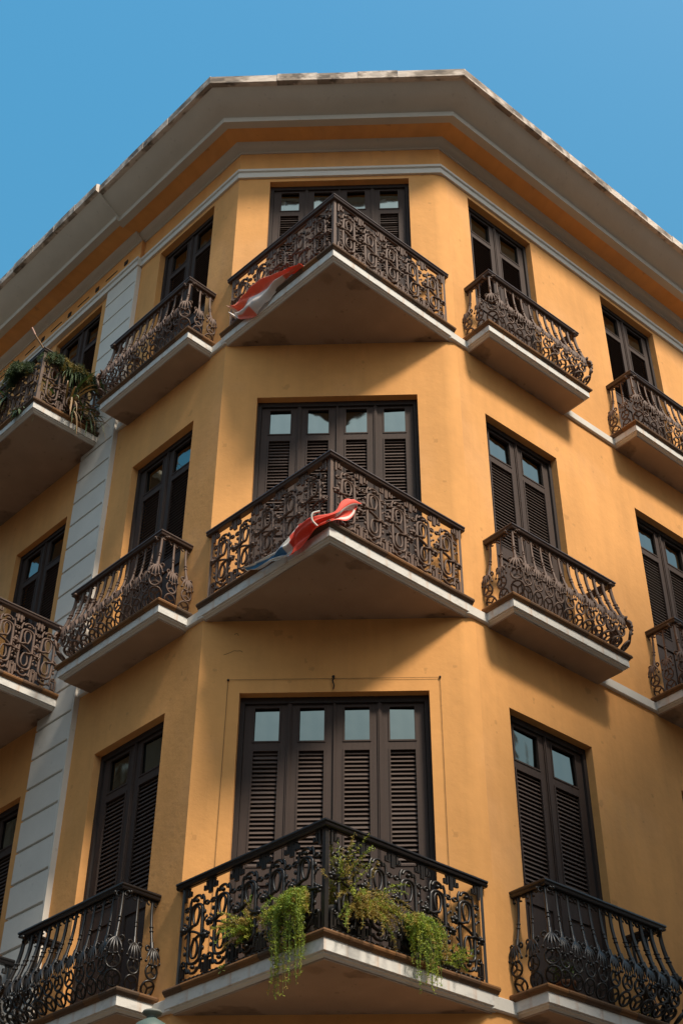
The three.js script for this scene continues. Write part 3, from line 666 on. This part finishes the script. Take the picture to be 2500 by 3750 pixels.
// long strap leaf with a fold along its rib
function strap(p0, dir, L, w, droop, c0, c1, pos, col) {
  const d = dir.clone().normalize(), p = p0.clone(), N = 8; let pl = null;
  for (let s = 0; s <= N; s++) {
    const t = s / N, ww = w * Math.sin(Math.PI * Math.min(1, .12 + t * .88)) , sd = V().crossVectors(d, V(0, 1, .001)).normalize().multiplyScalar(ww), rib = V(0, -ww * .35, 0);
    const row = [p.clone().sub(sd), p.clone().add(rib), p.clone().add(sd)];
    if (pl) for (const [i, j] of [[0, 1], [1, 2]]) { const q = [pl[i], pl[j], row[j], pl[i], row[j], row[i]]; for (const v of q) pos.push(v.x, v.y, v.z); const k = t; for (let z = 0; z < 6; z++) col.push(c0[0] + (c1[0] - c0[0]) * k, c0[1] + (c1[1] - c0[1]) * k, c0[2] + (c1[2] - c0[2]) * k); }
    pl = row; d.y -= droop / N * 2; d.normalize(); p.addScaledVector(d, L / N);
  }
}
function strapPlant(label, P, h, n, L, w, outDir, o) {
  const g = thing('strap_leaf_plant', label, 'plant', 'plants on the top balcony of the left wing'); g.position.copy(P);
  const pos = [], col = [];
  for (let i = 0; i < n; i++) { const d = outDir.clone().multiplyScalar(rr(.2, 1)).add(V(rr(-.9, .9), rr(o.lo, o.hi), rr(-.9, .9))); const dry = rnd() < o.dry; const q = rr(.6, 1.3); strap(V(rr(-.05, .05), h, rr(-.05, .05)), d, L * rr(.5, 1.1), w * rr(.7, 1.2), rr(.8, 2.2), dry ? [.30 * q, .20 * q, .05 * q] : [.03 * q, .09 * q, .025 * q], dry ? [.33 * q, .17 * q, .06 * q] : [.10 * q, .17 * q, .03 * q], pos, col); }
  const f = new THREE.BufferGeometry(); f.setAttribute('position', new THREE.Float32BufferAttribute(pos, 3)); f.setAttribute('color', new THREE.Float32BufferAttribute(col, 3)); f.computeVertexNormals();
  part(g, 'leaves', f, leafMat()); if (h > .05) part(g, 'pot', potGeo(o.pot ?? .12, h), terracotta);
  return g;
}
const fl3 = F[2] + .21, LN = V(-Math.sin(aL), 0, Math.cos(aL)), LT = V(Math.cos(aL), 0, Math.sin(aL));
const LP = (u, y, d) => wp('L', u, y, d);
strapPlant('dark strap leaved plant trailing over the handrail beside the white pilaster', LP(3.0, F[2] + 1.16, .62), 0, 120, .50, .012, LT, { lo: -.5, hi: .6, dry: .15 });
strapPlant('dry yellow strap leaves bunched behind the side railing of the left top balcony', LP(3.08, fl3, .55), .2, 60, .95, .017, LT.clone().multiplyScalar(.3), { lo: .5, hi: 1.8, dry: .75 });
strapPlant('dark drooping leaves at the wall end of the left top balcony railing', LP(3.02, fl3, .25), .16, 60, .75, .013, LT.clone().multiplyScalar(.4), { lo: .3, hi: 1.6, dry: .35 });
strapPlant('long leaved plant arching out over the front rail of the left top balcony', LP(3.9, F[2] + .9, 1.05), 0, 70, .6, .014, LN, { lo: -.2, hi: .8, dry: .3 });
strapPlant('bright green tuft by the foot of the left top balcony corner post', LP(3.25, fl3, 1.16), 0, 40, .24, .012, LN, { lo: 0, hi: .8, dry: 0 });
const trail = { name: 'trailing_plant', group: 'plants on the top balcony of the left wing', h: 0, green: [.06, .10, .024], needle: 1.5 };
fern('dark trailing plant draped on the left top balcony rail beside its corner post', LP(2.98, F[2] + 1.20, .92), LT, { ...trail, n: 60, len: .40, spread: 1.2, up: .3, droop: .2, dry: .15 });
fern('dark trailing plant draped on the middle of the left top balcony side rail', LP(2.98, F[2] + 1.18, .58), LT, { ...trail, n: 60, len: .45, spread: 1.2, up: .3, droop: .2, dry: .2 });
fern('dark trailing plant on the wall end of the left top balcony side rail', LP(2.98, F[2] + 1.16, .25), LT, { ...trail, n: 60, len: .50, spread: 1.0, up: .25, droop: .22, dry: .25 });
fern('dark trailing plant hung over the front rail of the left top balcony', LP(3.45, F[2] + 1.20, 1.10), LN, { ...trail, n: 90, len: .45, spread: 1.6, up: .3, droop: .2, dry: .1 });
{
  const g = thing('potted_plant', 'clay pot with fresh green leaves standing high on the left top balcony', 'plant'); g.position.copy(LP(3.14, F[2] + 1.17, .72));
  part(g, 'pot', potGeo(.10, .16), terracotta);
  part(g, 'saucer', new THREE.CylinderGeometry(.12, .12, .02, 18), terracotta);
  const pos = [], col = [];
  for (let i = 0; i < 16; i++) strap(V(0, .15, 0), V(rr(-1, 1), rr(.5, 1.5), rr(-1, 1)), rr(.16, .32), .028, rr(.4, 1.6), [.08, .20, .02], [.16, .30, .03], pos, col);
  const f = new THREE.BufferGeometry(); f.setAttribute('position', new THREE.Float32BufferAttribute(pos, 3)); f.setAttribute('color', new THREE.Float32BufferAttribute(col, 3)); f.computeVertexNormals(); part(g, 'leaves', f, leafMat());
  const s = thing('stick', 'bare wooden stick leaning out over the left top balcony corner', 'stick');
  part(s, 'shaft', tube([LP(3.0, F[2] + .9, .98), LP(2.95, F[2] + 1.25, 1.10), LP(2.9, F[2] + 1.42, 1.34)], .012, 10, 6), mat(.35, .22, .13));
  part(s, 'tip', tube([LP(2.9, F[2] + 1.42, 1.34), LP(2.885, F[2] + 1.50, 1.42)], .017, 4, 6), mat(.62, .38, .30));
}
// sprigs behind the lowest right-hand railing
for (const [u, d, h, n, lab] of [[.72, .30, .16, 16, 'sparse green sprig behind the lowest right belly railing'], [1.8, .33, .06, 8, 'single bright green leaf cluster low in the lowest right belly railing']]) {
  const g = thing('sprig', lab, 'plant', 'sprigs on the lowest right balcony'); g.position.copy(wp('R', u, fl1, d));
  const pos = [], col = [];
  for (let i = 0; i < n * 3; i++) strap(V(rr(-.1, .1), h + rr(0, .5) * h * 2.4, rr(-.05, .05)), V(rr(-1, 1), rr(.2, 1), rr(-1, 1)), rr(.05, .12), .008, rr(.5, 1.5), [.05, .10, .012], [.10, .17, .02], pos, col);
  const f = new THREE.BufferGeometry(); f.setAttribute('position', new THREE.Float32BufferAttribute(pos, 3)); f.setAttribute('color', new THREE.Float32BufferAttribute(col, 3)); f.computeVertexNormals(); part(g, 'leaves', f, leafMat());
  if (h > .1) part(g, 'pot', potGeo(.09, h), terracotta);
}

// ---------------------------------------------------------------- wire round the lowest corner door, street lantern
{
  const w = thing('cable', 'thin dark cable pinned round the lowest corner doorway', 'cable');
  const seg = (a, b) => tube([V(...a), V(...b)], .0021, 2, 5), z = .012;
  part(w, 'wire', mergeGeometries([seg([-1.185, 6.05, z], [-1.17, 9.435, z]), seg([-1.17, 9.435, z], [1.154, 9.428, z]), seg([1.154, 9.428, z], [1.156, 6.05, z])]), M.vent);
  part(w, 'hook', mergeGeometries([tube([V(-.02, 9.46, .02), V(-.005, 9.43, .035), V(-.02, 9.39, .03), V(-.005, 9.34, .035), V(-.012, 9.29, .02)], .008, 12), ball(.018, -.012, 9.45, .02)]), M.vent);
  for (const x of [-1.17, 1.154]) part(w, 'pin', ball(.014, x, 9.432, .012), M.vent);
}
{
  const g = thing('street_lantern', 'grey green street lantern with flat round cap below the left corner', 'lamp'); g.position.set(-1.57, 4.55, .6);
  const paint = mat(.085, .125, .11, { roughness: .6 }), L = (p, y) => { const q = new THREE.LatheGeometry(p.map(([x, yy]) => new THREE.Vector2(x, yy)), 28); q.translate(0, y, 0); return q; };
  part(g, 'cap', L([[0, 1.10], [.055, 1.098], [.082, 1.088], [.09, 1.075], [.082, 1.062], [.05, 1.055], [.046, 1.03]], 0), mat(.17, .18, .16, { roughness: .6 }));
  part(g, 'hood', L([[.044, 1.05], [.05, 1.02], [.085, 1.0], [.135, .97], [.165, .93], [.185, .86], [.19, .83], [.17, .83], [0, .84]], 0), paint);
  part(g, 'glass_body', L([[.16, .83], [.155, .6], [.11, .38], [0, .36]], 0), new THREE.MeshPhysicalMaterial({ color: lin(.8, .8, .75), roughness: .35, transmission: .7, thickness: 0, side: THREE.DoubleSide }));
  part(g, 'collar', L([[0, .30], [.12, .32], [.125, .38], [.10, .40], [0, .40]], 0), paint);
  part(g, 'bracket', mergeGeometries([tube([V(0, .31, 0), V(0, .12, -.02), V(.02, .06, -.2), V(.05, .16, -.42), V(.09, .18, -.66)], .018, 20, 7), tube([V(.03, .07, -.25), V(.03, -.05, -.4), V(.07, -.12, -.62)], .014, 12, 6)]), paint);
  part(g, 'wall_plate', mbox(.05, .13, -.2, .3, -.66, -.625), paint);
}
renderer.render(scene, camera);
